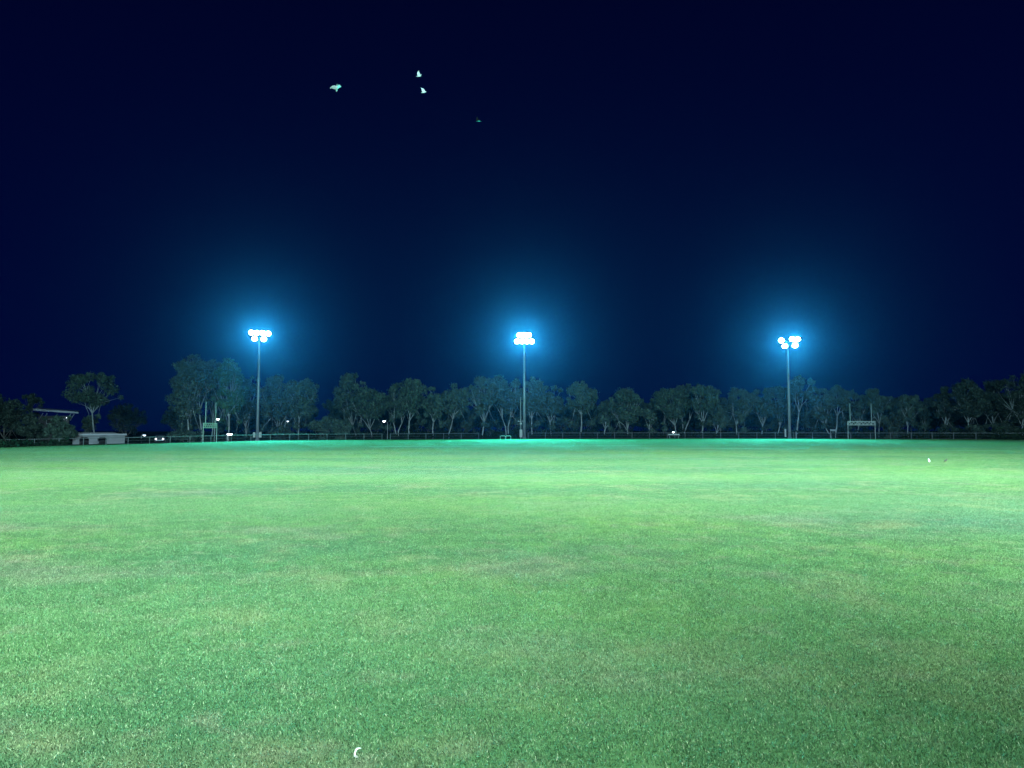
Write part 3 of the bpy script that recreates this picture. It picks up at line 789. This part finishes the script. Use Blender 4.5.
# ------------------------------------------------------------------ birds
def skin_mesh(name, verts, edges, radii, sub=2):
    me = bpy.data.meshes.new(name); me.from_pydata(verts, edges, [])
    o = bpy.data.objects.new(name, me); col.objects.link(o)
    o.modifiers.new('s', 'SKIN'); sk = me.skin_vertices[0].data if me.skin_vertices else None
    if sk is None:
        bm = bmesh.new(); bm.from_mesh(me); bm.verts.layers.skin.verify(); bm.to_mesh(me); bm.free(); sk = me.skin_vertices[0].data
    for i, r in enumerate(radii): sk[i].radius = r if isinstance(r, tuple) else (r, r)
    sk[3].use_root = True
    ms = o.modifiers.new('u', 'SUBSURF'); ms.levels = sub; ms.render_levels = sub
    dg = bpy.context.evaluated_depsgraph_get(); out = bpy.data.meshes.new_from_object(o.evaluated_get(dg))
    bpy.data.objects.remove(o); out.shade_smooth(); out.name = name
    return out
def flying_bird(loc, span, up, sweep, yaw, roll, pitch, mat, label, name='bird', grp='birds flying over the field'):
    """body along local +Y, wings lofted as thin blades that grow out of the shoulders"""
    root = empty(name, loc, label, 'bird', grp); root.rotation_euler = (pitch, roll, yaw)
    h = span / 2
    # body: lofted rings
    st = [(.30, .0, .008), (.27, .0, .020), (.225, .004, .034), (.18, 0, .030), (.10, -.004, .055), (0, -.008, .062), (-.10, -.004, .046), (-.18, 0, .022), (-.26, .004, .012)]
    n = 10; m = MB(); k = span / .75
    for y, z, r in st:
        wx = 1.0 if y > -.15 else 2.6
        for i in range(n):
            w = 2 * math.pi * i / n; m.v.append((r * math.cos(w) * k * wx, y * k, (z + r * .9 * math.sin(w) * (1 if y > -.15 else .35)) * k))
    for a in range(len(st) - 1):
        for i in range(n):
            j = (i + 1) % n; m.f.append((a * n + i, (a + 1) * n + i, (a + 1) * n + j, a * n + j))
    m.f.append(tuple(range(n))); m.f.append(tuple((len(st) - 1) * n + i for i in reversed(range(n))))
    for s in (-1, 1):
        secs = [(.02, .09, 0, .13), (.35, .12, up * .5, .15), (.7, .05 - sweep * .3, up * .95, .10), (1.0, -.10 - sweep, up * 1.15, .02)]
        i0 = len(m.v)
        for f_, yc, z, ch in secs:
            x = s * f_ * h * math.cos(up * .8)
            zz = z * h
            for yy, dz in ((yc, 0), (yc - ch, .012), (yc - ch * 2, 0), (yc - ch, -.012)):
                m.v.append((x, (yy + .05) * k, zz + dz * k))
        for a in range(3):
            for i in range(4):
                j = (i + 1) % 4; q = (i0 + a * 4 + i, i0 + a * 4 + j, i0 + (a + 1) * 4 + j, i0 + (a + 1) * 4 + i)
                m.f.append(q if s > 0 else q[::-1])
        m.f.append(tuple(i0 + 12 + i for i in range(4)))
    me = bpy.data.meshes.new('body'); me.from_pydata(m.v, [], m.f); bm = bmesh.new(); bm.from_mesh(me); bmesh.ops.recalc_face_normals(bm, faces=bm.faces); bm.to_mesh(me); bm.free()
    link_mesh('body', me, mat, root)
    MB().tube([(0, .29 * k, 0), (0, .345 * k, -.006 * k)], [.010 * k, .002], 6).build('beak', M['beak'], root)
flying_bird(at(336.8, 88.2, 42), .72, .42, .05, R(205), R(18), R(25), M['bird'], 'white bird flying apart from the pair, on their left')
flying_bird(at(419, 76, 44), .50, .8, .0, R(65), R(8), R(5), M['bird'], 'upper white bird of the flying pair')
flying_bird(at(423.6, 92.3, 44), .50, .7, .1, R(-115), R(-12), R(0), M['bird'], 'lower white bird of the flying pair')
flying_bird(at(478, 120.5, 75), .75, .3, .1, R(50), R(25), R(0), M['birdfar'], 'faint bird, darkened as out of the light, flying right of and below the white pair')
def standing_bird(px, py, Y, sc_, mat, yaw, label):
    p = foot(px, Y); root = empty('bird', p, label, 'bird', 'birds standing on the grass', yaw)
    V = [(.21, 0, .30), (.15, 0, .31), (.10, 0, .26), (.04, 0, .19), (-.05, 0, .17), (-.13, 0, .15), (-.21, 0, .13)]
    E = [(i, i + 1) for i in range(6)]
    me = skin_mesh('body', [tuple(Vector(v) * sc_) for v in V], E, [.012 * sc_, .034 * sc_, .026 * sc_, .055 * sc_, .066 * sc_, .042 * sc_, .016 * sc_])
    link_mesh('body', me, mat, root)
    for s_ in (-1, 1):
        m = MB().tube([(-.02 * sc_, s_ * .03 * sc_, .14 * sc_), (-.01 * sc_, s_ * .03 * sc_, .07 * sc_), (0, s_ * .03 * sc_, .012)], .006 * sc_, 6)
        for a in (-.5, 0, .5): m.tube([(0, s_ * .03 * sc_, .008), (.05 * sc_ * math.cos(a), s_ * .03 * sc_ + .05 * sc_ * math.sin(a), .006)], .004 * sc_, 5)
        m.build('leg', M['beak'], root)
    MB().tube([(.205 * sc_, 0, .30 * sc_), (.27 * sc_, 0, .285 * sc_)], [.010 * sc_, .002], 6).build('beak', M['beak'], root)
standing_bird(928, 464, 35.5, .75, M['bird'], R(70), 'small white bird standing on the grass near the right edge')
standing_bird(944.6, 463, 36.5, .62, M['birdgrey'], R(20), 'small dark bird standing on the grass right of the white one')

# curled white feather in the foreground grass
cc = foot(357.5, 1.6 * F / 320 * .999)
u, yy, zz = ray(358.5, 759.5); d = EYE / -zz; cc = Vector((u * d, yy * d, 0))
r_ = empty('feather', (cc.x, cc.y, .045), 'small curled white feather lying on the grass at the bottom edge', 'feather')
r_.rotation_euler = (R(38), 0, R(-14)); r_.location.z = .032
m = MB(); n = 14
arc = [(math.radians(70 + 220 * i / n)) for i in range(n + 1)]
for i, w in enumerate(arc):
    r0 = .018; wd = .004 * math.sin(math.pi * min(1, (i + .6) / (n + 1))) + .001
    for dr, dz in ((-wd, .002), (0, .005 + .004 * math.sin(3 * w)), (wd, .0)):
        m.v.append(((r0 + dr) * math.cos(w) * 1.0, (r0 + dr) * math.sin(w) * 1.25, dz + .001))
for i in range(n):
    for k in range(2):
        m.f.append((i * 3 + k, i * 3 + k + 1, i * 3 + k + 4, i * 3 + k + 3))
o = m.build('vane', M['feather'], r_); sd = o.modifiers.new('t', 'SOLIDIFY'); sd.thickness = .0012
MB().tube([(.018 * math.cos(w), .018 * math.sin(w) * 1.25, .0085 + .004 * math.sin(3 * w)) for w in arc], .0009, 5).build('quill', M['feather'], r_)

# ------------------------------------------------------------------ haze and sky
HZ = dict(x0=-260, x1=260, y0=-60, y1=260, z0=-2.4, z1=42)
m, nt, b_ = mat_new('haze air'); nt.nodes.remove(b_)
pv = nt.nodes.new('ShaderNodeVolumePrincipled')
pv.inputs['Color'].default_value = (.28, .33, 1, 1); pv.inputs['Density'].default_value = .000024; pv.inputs['Anisotropy'].default_value = .91
nt.links.new(pv.outputs[0], nt.nodes['Material Output'].inputs['Volume'])
hz = MB().box(((HZ['x0'] + HZ['x1']) / 2, (HZ['y0'] + HZ['y1']) / 2, (HZ['z0'] + HZ['z1']) / 2), (HZ['x1'] - HZ['x0'], HZ['y1'] - HZ['y0'], HZ['z1'] - HZ['z0'])).build('haze', m)  # haze volume, also added to imitate lens bloom round the lamps
tag(hz, 'thin night haze, also standing in for lens glow round the floodlights', 'haze', kind='stuff')

w = bpy.data.worlds.new('World'); sc.world = w; w.use_nodes = True; nt = w.node_tree
bg = nt.nodes['Background']; tc = nt.nodes.new('ShaderNodeTexCoord'); sx = nt.nodes.new('ShaderNodeSeparateXYZ')
nt.links.new(tc.outputs['Generated'], sx.inputs[0]); rp = nt.nodes.new('ShaderNodeValToRGB')
e = rp.color_ramp.elements; e[0].position = 0; e[1].position = .6
e[0].color = (.0002, .0017, .032, 1); e[1].color = (.0002, .0007, .0155, 1)
nt.links.new(sx.outputs['Z'], rp.inputs[0]); nt.links.new(rp.outputs[0], bg.inputs[0]); bg.inputs[1].default_value = 1.0

# ------------------------------------------------------------------ render settings
sc.view_settings.view_transform = 'Standard'; sc.view_settings.look = 'None'
sc.view_settings.exposure = 0; sc.view_settings.gamma = 1
cy = sc.cycles; cy.use_denoising = True; cy.max_bounces = 5; cy.diffuse_bounces = 2; cy.volume_bounces = 0; cy.transparent_max_bounces = 4
cy.sample_clamp_indirect = 3; cy.use_light_tree = True; cy.caustics_reflective = False; cy.caustics_refractive = False
